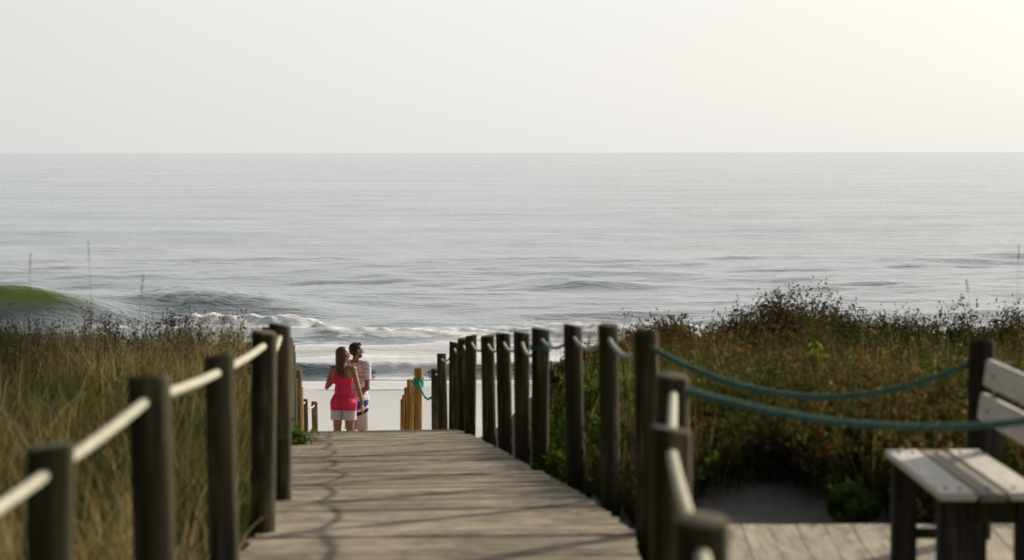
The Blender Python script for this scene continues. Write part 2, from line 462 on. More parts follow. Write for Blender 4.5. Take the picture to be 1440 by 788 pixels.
# ------------------------------------------------------------------ boards
def box_arrays(boxes):
    """boxes: list of 8-corner arrays"""
    V = np.concatenate(boxes); n = len(boxes)
    f = np.array([[0, 1, 2, 3], [7, 6, 5, 4], [0, 4, 5, 1], [1, 5, 6, 2], [2, 6, 7, 3], [3, 7, 4, 0]])[:, ::-1]
    Fc = (f[None] + (np.arange(n) * 8)[:, None, None]).reshape(-1, 4)
    return V, Fc
def walk_plank(y, w, hl, hr, z0, z1, th=.04, yaw=0):
    c = XC(y + w / 2)
    dx = (XC(y + 1) - XC(y - 1)) / 2
    nv = np.array([1, -dx]) / math.hypot(1, dx)         # across
    fv = np.array([dx, 1]) / math.hypot(1, dx)
    p0 = np.array([c, y]); p1 = p0 + fv * w
    pts = []
    for zo in (0, -th):
        for (p, s, zz) in ((p0, -hl, z0), (p0, hr, z0), (p1, hr, z1), (p1, -hl, z1)):
            q = p + nv * s
            pts.append((q[0], q[1], zz + zo + ZC))
    return np.array(pts)
boxes, tint = [], []
y = 2.0
while y < 29.5:
    w = .142
    jj = random.uniform(-.004, .004)
    e0, e1 = random.uniform(-.03, .03), random.uniform(-.03, .03)
    boxes.append(walk_plank(y, w, 1.06 + e0, .98 + e1 * .4, F(y) + jj, F(y + w) + jj + random.uniform(-.002, .002)))
    tint += [random.random()] * 8
    y += w + .010
for k in range(4):
    ys = 29.6 + .4 * k
    zz = -4.0 - .17 * k
    for j in range(3):
        boxes.append(walk_plank(ys + .13 * j, .122, 1.0, .95, zz, zz)); tint += [random.random()] * 8
    boxes.append(walk_plank(ys - .025, .02, 1.0, .95, zz - .041, zz - .041, .13)); tint += [.5] * 8
y = 31.2
while y < 47:
    boxes.append(walk_plank(y, .142, 1.0, .95, F(y), F(y + .142))); tint += [random.random()] * 8
    y += .149
V, Fc = box_arrays(boxes)
me = np_mesh('boardwalk', V, Fc, {'tint': tint})
o = link_mesh('boardwalk', me, M_walk, smooth=False)
tag(o, 'weathered grey timber boardwalk running down to the beach', kind='structure')

boxes, tint = [], []
yaw = .043
x = .80
while x < 4.2:
    jj = random.uniform(-.002, .002)
    y0, y1 = 6.0, 11.56 + random.uniform(-.01, .01)
    pts = []
    for zo in (0, -.04):
        for (xx, yy) in ((x, y0), (x + .1445, y0), (x + .1445, y1), (x, y1)):
            pts.append((xx + yaw * (yy - 11.5), yy, -2.03 + jj + zo + ZC))
    boxes.append(np.array(pts)); tint += [random.random()] * 8
    x += .149
V, Fc = box_arrays(boxes)
me = np_mesh('deck', V, Fc, {'tint': tint})
o = link_mesh('lookout_deck', me, M_deck, smooth=False)
tag(o, 'pale plank deck beside the boardwalk under the bench', kind='structure')
bxs = []
for yy in (11.3, 9.4, 7.4):
    pts = []
    for zo in (0, -.14):
        for (xx, y2) in ((.86, yy), (4.1, yy), (4.1, yy + .06), (.86, yy + .06)):
            pts.append((xx + yaw * (yy - 11.5), y2, -2.074 + zo + ZC))
    bxs.append(np.array(pts))
V, Fc = box_arrays(bxs)
j = link_mesh('deck_joist', np_mesh('joists', V, Fc), M_dark, smooth=False)
tag(j, kind='structure')

# ------------------------------------------------------------------ posts and ropes
def tube(path, rad, sides=10, lobes=0, twist=0, caps=True):
    """tube round a polyline; optional rope-like lobes that twist along it"""
    P = np.asarray(path, float)
    n = len(P)
    T = np.gradient(P, axis=0); T /= np.linalg.norm(T, axis=1)[:, None]
    ref = np.array([0, 0, 1.0]) if abs(T[0][2]) < .9 else np.array([1.0, 0, 0])
    N = np.cross(T, ref); N /= np.linalg.norm(N, axis=1)[:, None]
    B = np.cross(N, T)
    s = np.concatenate([[0], np.cumsum(np.linalg.norm(np.diff(P, axis=0), axis=1))])
    th = np.linspace(0, 2 * math.pi, sides, endpoint=False)
    r = np.broadcast_to(np.asarray(rad, float), (n,))[:, None] * np.ones((1, sides))
    if lobes:
        r = r * (1 + .13 * np.abs(np.cos(lobes / 2 * (th[None] - twist * s[:, None]))) - .08)
    V = P[:, None] + r[..., None] * (np.cos(th)[None, :, None] * N[:, None] + np.sin(th)[None, :, None] * B[:, None])
    V = V.reshape(-1, 3)
    i = np.arange(n - 1)[:, None] * sides; j = np.arange(sides)[None]
    a = i + j; b = i + (j + 1) % sides
    Fq = np.stack([a, b, b + sides, a + sides], 2).reshape(-1, 4)
    Fs = [Fq]
    if caps:
        V = np.vstack([V, P[0], P[-1]])
        c0, c1 = n * sides, n * sides + 1
        jj = np.arange(sides)
        Fs.append(np.stack([np.full(sides, c0), (jj + 1) % sides, jj], 1))
        Fs.append(np.stack([np.full(sides, c1), (n - 1) * sides + jj, (n - 1) * sides + (jj + 1) % sides], 1))
    return V, Fs
def rope_mesh(A, B, sag, r, mat, parent, name='rope'):
    A = np.array(A, float); B = np.array(B, float)
    L = np.linalg.norm(B - A)
    n = max(12, int(L / .012)) if L < 3 and A[1] < 12 else max(16, int(L / .03))
    u = np.linspace(0, 1, n)[:, None]
    P = A + (B - A) * u
    P[:, 2] -= sag * 4 * (u * (1 - u))[:, 0]
    V, Fs = tube(P, r, 12, 3, 2 * math.pi / .10)
    return link_mesh(name, np_mesh('rope', V, Fs), mat, parent)
def post_mesh(x, y, ztop, zbot, mat, parent, r=.068, name='post'):
    hs_ = np.concatenate([np.linspace(zbot, ztop - .012, 22), [ztop - .004, ztop]])
    lean = (random.uniform(-.02, .02), random.uniform(-.02, .02))
    n = len(hs_); sides = 28
    th = np.linspace(0, 2 * math.pi, sides, endpoint=False)
    ph = random.uniform(0, 50)
    V = []
    for k, h in enumerate(hs_):
        rr = r * (1 + .05 * (fbm(np.cos(th) * 1.3 + ph, np.full(sides, h * 1.2 + ph)) - .5) * 2)
        if k >= n - 2: rr = rr * (.985 if k == n - 2 else .93)
        sl = h + (0.010 * np.cos(th + ph) if k >= n - 3 else 0)
        V.append(np.stack([x + lean[0] * (h - ztop) + rr * np.cos(th), y + lean[1] * (h - ztop) + rr * np.sin(th), np.broadcast_to(sl, th.shape) + ZC], 1))
    V = np.concatenate(V)
    i = np.arange(n - 1)[:, None] * sides; j = np.arange(sides)[None]
    a = i + j; b = i + (j + 1) % sides
    Fq = np.stack([a, b, b + sides, a + sides], 2).reshape(-1, 4)
    V = np.vstack([V, [x, y, ztop + ZC - .002]])
    jj = np.arange(sides)
    Ft = np.stack([(n - 1) * sides + jj, (n - 1) * sides + (jj + 1) % sides, np.full(sides, n * sides)], 1)
    o = link_mesh(name, np_mesh('post', V, [Fq, Ft]), mat, parent)
    return o
def pt(px, py, D):      # measured from the photograph
    return ((px - 720) / 3000 * D, D, -(py - 215) / 3000 * D)

def fence(name, label, posts, ropes, mat=None, r=.068):
    """posts: (x, y, ztop, material)"""
    e = empty(name, (posts[0][0], posts[0][1], float(F(posts[0][1])) + ZC))
    tag(e, label, 'fence', 'rope fences beside the boardwalk')
    for p in posts:
        zb = min(float(ground(p[0], p[1])), float(F(p[1]))) - .35
        post_mesh(p[0], p[1], p[2], zb, p[3], e, (p[4] if len(p) > 4 else r) * random.uniform(.93, 1.06))
    for i, (sag, m, rr) in enumerate(ropes):
        a, b = posts[i], posts[i + 1]
        rope_mesh((a[0], a[1], a[2] - .072 + ZC), (b[0], b[1], b[2] - .072 + ZC), sag, rr, m, e)
    return e

# left fence
LP = []
LP.append((-1.42, 3.3, -.86, M_log, .07))
for (px, py, D) in ((-168, 770, 4.8), (66, 628, 6.05), (207, 530, 7.2), (306, 500, 9.15), (370, 467, 11.4), (392, 456, 13.3)):
    a = pt(px, py, D); LP.append((a[0], a[1], a[2], M_log, .068))
for D in (15.1, 16.8, 18.5, 20.2, 21.9, 23.6, 25.3, 27.0, 28.8, 30.6):
    X = float(XC(D)) - 1.04
    LP.append((X, D, float(F(D)) + 1.09, M_log, .066))
LR = [(.008, M_ropew, .018)] * 5 + [(.07, M_ropew, .017)] * (len(LP) - 6)
fl_ = fence('rope_fence', 'fence of weathered posts and pale rope along the left side of the boardwalk', LP, LR)

# right fence, from the lens down to the crest
RP = [(.38, 3.6, -.90, M_log, .07)]
for (px, py, D) in ((988, 735, 5.27), (944, 605, 7.2), (947, 530, 9.1)):
    a = pt(px, py, D); RP.append((a[0], a[1], a[2], M_log, .068))
RR = [(.03, M_ropew, .019)] * 3
fr0 = fence('rope_fence', 'three close posts with thick white rope between the boardwalk and the plank deck', RP, RR)
RP2 = []
for (px, py, D) in ((908, 468, 11.4), (855, 458, 13.1), (805, 458, 14.6), (760, 463, 16.3), (733, 468, 18.1), (707, 470, 19.9), (685, 473, 21.5), (662, 472, 23.4), (651, 477, 25.2), (638, 482, 27.0), (620, 498, 29.6), (611.5, 520, 31.8)):
    a = pt(px, py, D); RP2.append((a[0], a[1], a[2], M_log, .067))
RR2 = [(.09, M_ropet, .0145), (.09, M_ropet, .013), (.08, M_ropet, .013), (.13, M_ropew, .014)] + [(.09, M_ropew, .0125)] * 7
fr1 = fence('rope_fence', 'long line of posts with sagging rope along the right side of the boardwalk', RP2, RR2)
def wrap(px_post, dz, mat, parent, turns=4, r=.012):
    x, y, zt = px_post[:3]
    n = turns * 20
    th = np.linspace(0, turns * 2 * math.pi, n)
    P = np.stack([x + .079 * np.cos(th), y + .079 * np.sin(th), zt - dz - np.linspace(0, turns * .022, n) + ZC], 1)
    V, Fs = tube(P, r, 8)
    return link_mesh('rope_wrap', np_mesh('wrap', V, Fs), mat, parent)
wrap(RP2[3], .12, M_ropeg, fr1, 2, .008)
wrap(RP2[8], .14, M_ropeg, fr1, 2, .009)

# stair fence with orange posts
OP = []
for (px, py, D) in ((587.5, 519, 35.0), (576.5, 535, 38.0), (572, 546, 41.0), (568.5, 556, 44.0), (566, 562, 46.5)):
    a = pt(px, py, D); OP.append((a[0], a[1], a[2], M_logo, .07))
fo = fence('rope_fence', 'short row of orange posts below the crest, right of the couple', OP, [(.08, M_ropew, .014)] * 4)
wrap(OP[0], .16, M_ropev, fo, 6, .012)
a, b = RP2[-1], OP[0]
rope_mesh((a[0], a[1], a[2] - .30 + ZC), (b[0], b[1], b[2] - .20 + ZC), .22, .018, M_ropev, fo)
# left lower posts
LO = []
for (px, py, D) in ((416.5, 520, 33.0), (419, 545, 37.0), (426, 562, 46.0), (440, 566, 48.5)):
    a = pt(px, py, D); LO.append((a[0], a[1], a[2], M_logo if D == 37.0 else M_logb, .07))
fence('rope_fence', 'low brown posts with pale rope at the foot of the steps, left of the couple', LO, [(.1, M_ropew, .016)] * 3)

# lookout fence: far corner post with the two green ropes
CP = pt(1383, 482, 11.15)
lo = empty('rope_fence', (CP[0], CP[1], ZC - 2.03))
tag(lo, 'dark corner post with two long sagging green ropes around the bench deck', 'fence', 'rope fences beside the boardwalk')
post_mesh(CP[0], CP[1], CP[2], -2.5, M_dark, lo, .068)
post_mesh(2.92, 9.3, -.97, -2.5, M_dark, lo, .068)
a = RP2[0]
rope_mesh((a[0] + .02, a[1] - .05, a[2] - .075 + ZC), (CP[0], CP[1], CP[2] - .09 + ZC), .235, .0165, M_ropeg, lo)
a = RP[3]
rope_mesh((a[0] + .04, a[1] - .02, a[2] - .055 + ZC), (2.92, 9.3, -.97 - .06 + ZC), .17, .0165, M_ropeg, lo)

# ------------------------------------------------------------------ bench
def bevel_box(name, size, loc, mat, parent, rot=(0, 0, 0), bev=.006):
    bm = bmesh.new()
    bmesh.ops.create_cube(bm, size=1)
    for v in bm.verts: v.co = Vector((v.co.x * size[0], v.co.y * size[1], v.co.z * size[2]))
    bmesh.ops.bevel(bm, geom=bm.edges[:], offset=bev, segments=2, affect='EDGES')
    m = Matrix.Translation(loc) @ Quaternion((0, 0, 1), rot[2]).to_matrix().to_4x4() @ Quaternion((0, 1, 0), rot[1]).to_matrix().to_4x4() @ Quaternion((1, 0, 0), rot[0]).to_matrix().to_4x4()
    bm.transform(m)
    me = bpy.data.meshes.new(name); bm.to_mesh(me); bm.free()
    return link_mesh(name, me, mat, parent, smooth=False)
bench = empty('bench', (2.1, 9.9, ZC - 2.03))
tag(bench, 'timber bench with pale seat slats and dark legs on the plank deck', 'bench')
bx0, by0, by1 = 1.86, 9.22, 10.60
zs = ZC - 1.484
for i, (w_, m_) in enumerate(((.165, M_slat), (.12, M_slatb), (.165, M_slat))):
    xx = bx0 + (.0825, .235, .39)[i]
    q = bevel_box('seat_slat', (w_, by1 - by0 + random.uniform(-.01, .02), .035), (xx, (by0 + by1) / 2, zs - .0175 + (0, -.004, 0)[i]), m_, bench)
    q['label'] = 'pale worn seat slat' if i != 1 else 'brown seat slat in the middle'
for (lx, ly) in ((bx0 + .075, by1 - .13), (bx0 + .075, by0 + .12), (bx0 + .42, by1 - .13), (bx0 + .42, by0 + .12)):
    bevel_box('leg', (.115, .10, .51), (lx, ly, zs - .037 - .255), M_dark, bench)
for ly in (by1 - .13, by0 + .12):
    bevel_box('cross_rail', (.22, .05, .09), (bx0 + .247, ly, zs - .10), M_dark, bench)
    bevel_box('cross_rail', (.22, .04, .05), (bx0 + .247, ly, zs - .40), M_dark, bench)
bevel_box('side_rail', (.04, by1 - by0 - .36, .09), (bx0 + .46, (by0 + by1) / 2, zs - .085), M_dark, bench)
for ly in (by1 - .05, by0 + .12):
    bevel_box('back_support', (.07, .09, .62), (bx0 + .56, ly, zs + .13), M_dark, bench, rot=(0, .14, 0))
for k, (dz, dx, th_) in enumerate(((.375, 0, .135), (.205, -.028, .135))):
    q = bevel_box('back_slat', (.035, by1 - by0 + .14, th_), (bx0 + .515 + dx + .02, (by0 + by1) / 2 + .03, zs + dz), M_slat, bench, rot=(0, .14, 0))

def bolt(x, y, z, axis):
    bm = bmesh.new()
    q = Vector(axis).to_track_quat('Z', 'Y')
    bmesh.ops.create_cone(bm, cap_ends=True, segments=12, radius1=.010, radius2=.007, depth=.008, matrix=Matrix.Translation((x, y, z)) @ q.to_matrix().to_4x4())
    me = bpy.data.meshes.new('bolt'); bm.to_mesh(me); bm.free()
    link_mesh('bolt', me, M_dark, bench, smooth=False)
for ly in (by1 - .13, by0 + .12):
    for xx in (bx0 + .05, bx0 + .115, bx0 + .235, bx0 + .35, bx0 + .43):
        bolt(xx, ly, zs + .003, (0, 0, 1))
    for dz, dx in ((.375, 0), (.205, -.028)):
        bolt(bx0 + .515 + dx - .001, ly + .02, zs + dz, (-1, 0, .12))

# ------------------------------------------------------------------ vegetation
def blades(base, h, az, bend, width, seg=4, tint=None, base_w=1.0):
    """ribbon blades; base (n,3) world, h length, az direction of bend, bend radians"""
    n = len(base)
    u = np.linspace(0, 1, seg + 1)
    ang = bend[:, None] * (.15 + .85 * u[None]) ** 1.3
    ds = (h / seg)[:, None]
    hor = np.concatenate([np.zeros((n, 1)), np.cumsum(np.sin(ang[:, :-1]) * ds, 1)], 1)
    ver = np.concatenate([np.zeros((n, 1)), np.cumsum(np.cos(ang[:, :-1]) * ds, 1)], 1)
    dx, dy = np.cos(az)[:, None], np.sin(az)[:, None]
    C = np.stack([base[:, 0:1] + hor * dx, base[:, 1:2] + hor * dy, base[:, 2:3] + ver], 2)
    sa = az + math.pi / 2 + rng.normal(0, .6, n)
    side = np.stack([np.cos(sa), np.sin(sa), np.zeros(n)], 1)[:, None]
    w = (width[:, None] * (1 - u[None] ** 1.6 * .92) * .5)[..., None]
    V = np.stack([C - side * w, C + side * w], 2).reshape(-1, 3)
    k = (seg + 1) * 2
    f = np.stack([np.array([2 * i, 2 * i + 1, 2 * i + 3, 2 * i + 2]) for i in range(seg)])
    Fq = (f[None] + (np.arange(n) * k)[:, None, None]).reshape(-1, 4)
    T = np.repeat(tint, k)
    return V, Fq, T

def merge(parts):
    Vs, Fs, Ts = [], [], []; off = 0
    for V, Fq, T in parts:
        Vs.append(V); Fs.append(Fq + off); Ts.append(T); off += len(V)
    return np.concatenate(Vs), np.concatenate(Fs), np.concatenate(Ts)

def leaves(pos, direc, L, W, tint):
    """single diamond leaves"""
    n = len(pos)
    d = direc / (np.linalg.norm(direc, axis=1)[:, None] + 1e-9)
    r = rng.normal(0, 1, (n, 3)); s = np.cross(d, r); s /= np.linalg.norm(s, axis=1)[:, None] + 1e-9
    L = L[:, None]; W = W[:, None]
    V = np.stack([pos, pos + d * L * .45 + s * W * .5, pos + d * L, pos + d * L * .45 - s * W * .5], 1).reshape(-1, 3)
    Fq = np.arange(n * 4).reshape(-1, 4)
    return V, Fq, np.repeat(tint, 4)

def sprigs(base, h, nbr, nleaf, leafL, leafW, spread, tint0, lean=.25):
    """twiggy plants: each base makes nbr upward branches with leaves. returns stems, leaves"""
    n = len(base)
    B = np.repeat(base, nbr, 0); H = np.repeat(h, nbr) * rng.uniform(.6, 1.05, n * nbr)
    T0 = np.repeat(tint0, nbr)
    az = rng.uniform(0, 2 * math.pi, n * nbr)
    tilt = rng.uniform(.02, spread, n * nbr)
    m = len(B)
    stem = blades(B, H, az, tilt * 1.3, np.full(m, .006), 4, np.full(m, .5))
    u = rng.uniform(.25, 1.0, (m, nleaf)) ** .8
    hx = (np.sin(tilt) * H)[:, None] * u ** 1.5
    C = np.stack([B[:, 0:1] + hx * np.cos(az)[:, None], B[:, 1:2] + hx * np.sin(az)[:, None], B[:, 2:3] + (np.cos(tilt) * H)[:, None] * u], 2).reshape(-1, 3)
    C += rng.normal(0, 1, C.shape) * (np.repeat(H, nleaf) * .025)[:, None]
    d = rng.normal(0, 1, C.shape); d[:, 2] = np.abs(d[:, 2]) * .9 + .35
    k = len(C)
    tt = np.clip(np.repeat(T0, nleaf) + rng.normal(0, .14, k), 0, 1)
    lf = leaves(C, d, rng.uniform(.6, 1.3, k) * leafL, rng.uniform(.6, 1.3, k) * leafW, tt)
    return stem, lf

def scatter(n, xr, yr, cond):
    x = rng.uniform(xr[0], xr[1], n); y = rng.uniform(yr[0], yr[1], n)
    k = cond(x, y)
    x, y = x[k], y[k]
    return np.stack([x, y, ground(x, y) + ZC - .02], 1)

def stuff(name, label, parts, mat):
    V, Fq, T = merge(parts)
    me = np_mesh(name, V, Fq, {'tint': T})
    o = link_mesh(name, me, mat, smooth=False)
    tag(o, label, kind='stuff')
    return o

def ridge(x, y):
    return np.interp(720 + 3000 * x / y, [780, 850, 900, 940, 1000, 1050, 1090, 1150, 1190, 1260, 1330, 1440], [.10, .22, .62, .92, .8, 1.25, 1.5, 1.35, .85, .95, .8, 1.0])
def left_ok(x, y): return (x < XC(y) - 1.16 - .12 * vnoise(y * 3, y * 0)) & (x > -.36 * y - 2.5)
def right_ok(x, y):
    u = x - XC(y)
    lim = np.interp(y, [12, 16, 19, 23, 28], [1.2, 1.2, 1.25, 1.7, 2.3])
    deck = (x < 4.4) & (y < 11.75)
    patch = patch_d(x, y) < 1 + .5 * (vnoise(x * 3, y * 3) - .5)
    return (u > lim) & (~deck) & (~patch) & (x < .40 * y + 2.5)

# left: long arching grass tufts
def tufts(cent, nb, hmin, hmax, tint_c, spread=.09, w=.0055, bend=(.3, 1.5), hm=None):
    n = len(cent)
    B = np.repeat(cent, nb, 0) + np.concatenate([rng.normal(0, spread, (n * nb, 2)), np.zeros((n * nb, 1))], 1)
    hh = np.repeat(rng.uniform(hmin, hmax, n) * (1 if hm is None else hm), nb) * rng.uniform(.55, 1.15, n * nb)
    az = np.repeat(rng.uniform(0, 6.28, n), nb) + rng.normal(0, 1.1, n * nb)
    bd = rng.uniform(bend[0], bend[1], n * nb)
    tt = np.clip(np.repeat(tint_c, nb) + rng.normal(0, .19, n * nb), 0, 1)
    return blades(B, hh, az, bd, rng.uniform(.6, 1.4, n * nb) * w, 4, tt)
c = scatter(9000, (-14, 0), (4.5, 28), lambda x, y: left_ok(x, y) & (rng.random(len(x)) < .45 + 1.1 * (fbm(x * 1.6, y * 1.6, 3) - .3)))
cn = fbm(c[:, 0] * .7 + 9, c[:, 1] * .5)
near = sstep(14, 7, c[:, 1])
hmod = .55 + .9 * fbm(c[:, 0] * 1.1 + 5, c[:, 1] * .8, 3)
parts = [tufts(c, 28, .40, .74, np.clip(.39 + (cn - .5) * 3.2 - .08 * near, 0, 1), bend=(.3, 2.1), hm=hmod)]
c2 = scatter(2400, (-9, 0), (4.5, 17), left_ok)
parts.append(tufts(c2, 12, .5, .85, rng.uniform(.3, 1.0, len(c2)), w=.0075, bend=(.6, 2.3)))
o_ = stuff('dune_grass', 'olive and straw coloured dune grass covering the left dune', parts, M_grass)
c = scatter(4200, (-14, 0), (5, 27), left_ok)
st, lf = sprigs(c, rng.uniform(.22, .42, len(c)), 4, 9, .045, .018, .7, rng.uniform(.1, .7, len(c)))
stuff('ground_cover', 'low green leafy plants between the grass tufts of the left dune', [lf], M_green)
# seed sprigs along the left crest
c = scatter(1300, (-11, -1.5), (20.5, 26.5), left_ok)
st, lf = sprigs(c, rng.uniform(.38, .80, len(c)) * (.6 + .8 * fbm(c[:, 0] * 1.4, c[:, 1] * .5)), 3, 24, .040, .016, .4, rng.uniform(.05, .8, len(c)))
stuff('seed_stems', 'purplish seed heads along the top of the left dune', [st, lf], M_purp)

# right: dry reddish scrub with grass
c = scatter(6500, (-1, 13), (12.3, 27.5), right_ok)
cn = fbm(c[:, 0] * .8 + 30, c[:, 1] * .6)
hm_r = np.clip(ridge(c[:, 0], c[:, 1]) * 1.15, .35, 1.15) * (.55 + .9 * fbm(c[:, 0] * 1.3, c[:, 1] * .9, 3))
st, lf = sprigs(c, rng.uniform(.34, .70, len(c)) * hm_r, 5, 15, .042, .019, .7, np.clip(.48 + (cn - .5) * 3.2, 0, 1))
stuff('dry_scrub', 'reddish brown dry scrub covering the right dune', [st, lf], M_brown)
c = scatter(1300, (-1, 13), (12.3, 28), right_ok)
c = c[(ridge(c[:, 0], c[:, 1]) > .5) | (rng.random(len(c)) < .35)]
parts = [tufts(c, 18, .35, .72, rng.uniform(.4, 1, len(c)), bend=(.1, 1.2))]
stuff('dune_grass', 'dry straw coloured grass standing in the scrub of the right dune', parts, M_grass)
c = scatter(3400, (-1, 13), (12.2, 22), lambda x, y: right_ok(x, y) & (fbm(x * .7 + 60, y * .7) > .5))
st, lf = sprigs(c, rng.uniform(.28, .52, len(c)), 4, 13, .055, .03, .8, rng.uniform(.3, 1, len(c)))
stuff('ground_cover', 'green leafy patches low on the right dune behind the deck', [lf], M_green)
c = scatter(2300, (0, 13), (21.5, 26.5), lambda x, y: right_ok(x, y))
st, lf = sprigs(c, rng.uniform(.36, .74, len(c)) * (.75 + .6 * fbm(c[:, 0] * .9, c[:, 1] * .2)) * ridge(c[:, 0], c[:, 1]), 4, 20, .044, .022, .45, rng.uniform(0, .8, len(c)))
stuff('dark_scrub', 'dark twiggy scrub along the crest of the right dune', [st, lf], M_darkl)

c = scatter(2600, (.6, 5.2), (12.0, 15.6), lambda x, y: right_ok(x, y) & (patch_d(x, y) > 1.15))
st, lf = sprigs(c, np.clip(.25 + .30 * (c[:, 0] - .8) / 1.5, .25, .68) * rng.uniform(.7, 1.1, len(c)), 4, 14, .045, .022, .7, rng.uniform(0, .9, len(c)))
stuff('dark_scrub', 'dark leafy scrub around the shaded sand patch behind the deck', [st, lf], M_mixed)

def shrub(name, label, px, py_top, D, width, nst, mat, cat='shrub', leafL=.046, leafW=.022, nleaf=24, spread=.5, tint=(.1, .8), group=None):
    X = (px - 720) / 3000 * D
    zg = float(ground(X, D)); zt = -(py_top - 215) / 3000 * D
    h = max(.15, zt - zg)
    e = empty(name, (X, D, zg + ZC))
    tag(e, label, cat, group)
    b = np.stack([X + rng.normal(0, width * .25, nst), D + rng.normal(0, width * .25, nst), np.zeros(nst)], 1)
    b[:, 2] = ground(b[:, 0], b[:, 1]) + ZC - .02
    dd = np.hypot(b[:, 0] - X, b[:, 1] - D) / width
    hh = h * np.clip(1.06 - .9 * dd, .4, 1.1) * rng.uniform(.85, 1.05, nst)
    st, lf = sprigs(b, hh, 5, nleaf, leafL, leafW, spread, rng.uniform(tint[0], tint[1], nst))
    for part, pn, m_ in ((st, 'stems', M_twig), (lf, 'foliage', mat)):
        me = np_mesh(pn, part[0], part[1], {'tint': part[2]})
        link_mesh(pn, me, m_, e, smooth=False)
    return e
G1 = 'shrubs on the right dune crest'
shrub('shrub', 'tallest twiggy shrub with reddish tips on the crest of the right dune', 1100, 398, 23.5, .65, 70, M_darkl, group=G1, tint=(.3, 1))
shrub('shrub', 'twiggy dark shrub nearest the fence posts at the left end of the right dune crest', 925, 430, 22.5, .45, 40, M_darkl, group=G1, spread=.6, tint=(.3, 1))
shrub('shrub', 'brown bush between the leftmost and the tallest shrub of the right dune crest', 1035, 422, 23.2, .4, 36, M_darkl, group=G1, tint=(.3, 1))
shrub('shrub', 'small rounded dark green shrub just right of the tallest shrub on the right dune', 1190, 432, 23.6, .4, 34, M_darkl, group=G1, tint=(0, .5))
shrub('shrub', 'wide open shrub with spreading twigs halfway between tallest shrub and bench', 1275, 424, 23.0, .6, 44, M_darkl, group=G1, spread=.8, tint=(.1, .7))
shrub('shrub', 'upright dark shrub on the dune crest above the bench corner post', 1352, 420, 23.5, .4, 36, M_darkl, group=G1, tint=(0, .6))
shrub('shrub', 'dark shrub at the right edge of the picture on the dune crest', 1425, 420, 23.2, .45, 40, M_darkl, group=G1, tint=(0, .6))
shrub('shrub', 'bright yellow green leafy plant standing out in the brown right dune', 1148, 466, 19, .06, 14, M_bright, leafL=.05, leafW=.025, nleaf=18, spread=.22)
shrub('shrub', 'low bush of fresh green leaves below the upper green rope near the bench', 1275, 560, 14.8, .5, 40, M_green, leafL=.05, leafW=.03, nleaf=20, spread=.8, tint=(.5, 1))
shrub('shrub', 'green leafy plant at the deck edge beside the bench legs', 1205, 672, 12.4, .28, 26, M_green, leafL=.05, leafW=.02, nleaf=18, spread=.6, tint=(.3, .9))
shrub('plant', 'small green leafy plant at the foot of the left fence just before the crest', 413, 584, 21.0, .09, 16, M_green, 'plant', leafL=.05, leafW=.025, nleaf=16, spread=.7, tint=(.4, 1))
shrub('plant', 'small green plant with pale leaves between posts at the foot of the right fence', 784, 620, 16.2, .16, 16, M_green, 'plant', leafL=.045, leafW=.022, nleaf=14, spread=.7, tint=(.3, 1))

def stalk(label, px, py_top, D, lean, head=True, mat=M_straw, n=1):
    X = (px - 720) / 3000 * D
    zg = float(ground(X, D)) + ZC; zt = ZC - (py_top - 215) / 3000 * D
    e = empty('grass_stalk', (X, D, zg)); tag(e, label, 'plant', 'tall single grass stalks')
    L = zt - zg
    u = np.linspace(0, 1, 14)[:, None]
    P = np.array([[X, D, zg]]) + u * np.array([[0, 0, L]]) + (u ** 2) * np.array([[lean * L, 0, 0]])
    V, Fs = tube(P, .0022 * (1.2 - u[:, 0] * .6), 5)
    me = np_mesh('stalk', V, Fs, {'tint': np.full(len(V), .4)})
    link_mesh('stalk', me, mat, e)
    if head:
        k = 34; uu = rng.uniform(.90, 1, k)[:, None]
        C = np.array([[X, D, zg]]) + uu * np.array([[0, 0, L]]) + uu ** 2 * np.array([[lean * L, 0, 0]])
        d = rng.normal(0, .35, C.shape); d[:, 2] += 1
        lf = leaves(C, d, np.full(k, .024), np.full(k, .005), rng.uniform(.3, 1, k))
        link_mesh('seed_head', np_mesh('head', lf[0], lf[1], {'tint': lf[2]}), M_purp, e, smooth=False)
stalk('thin tall stalk with seed head at the far left rising over the green wave', 36, 356, 16, .02)
stalk('tallest thin stalk standing right of the green wave', 129, 338, 16.5, -.02)
stalk('bent thin stalk in front of the dark blue wave, right of the tallest one', 186, 388, 16.5, .06)
stalk('thin straw stalk rising at the far right above the dune', 1431, 348, 18, .01)
stalk('leaning thin stalk on the right dune above the bench', 1378, 395, 18, -.10)
stalk('pale thin stalk beside the tallest shrub of the right dune', 1082, 385, 19, .04, head=False)

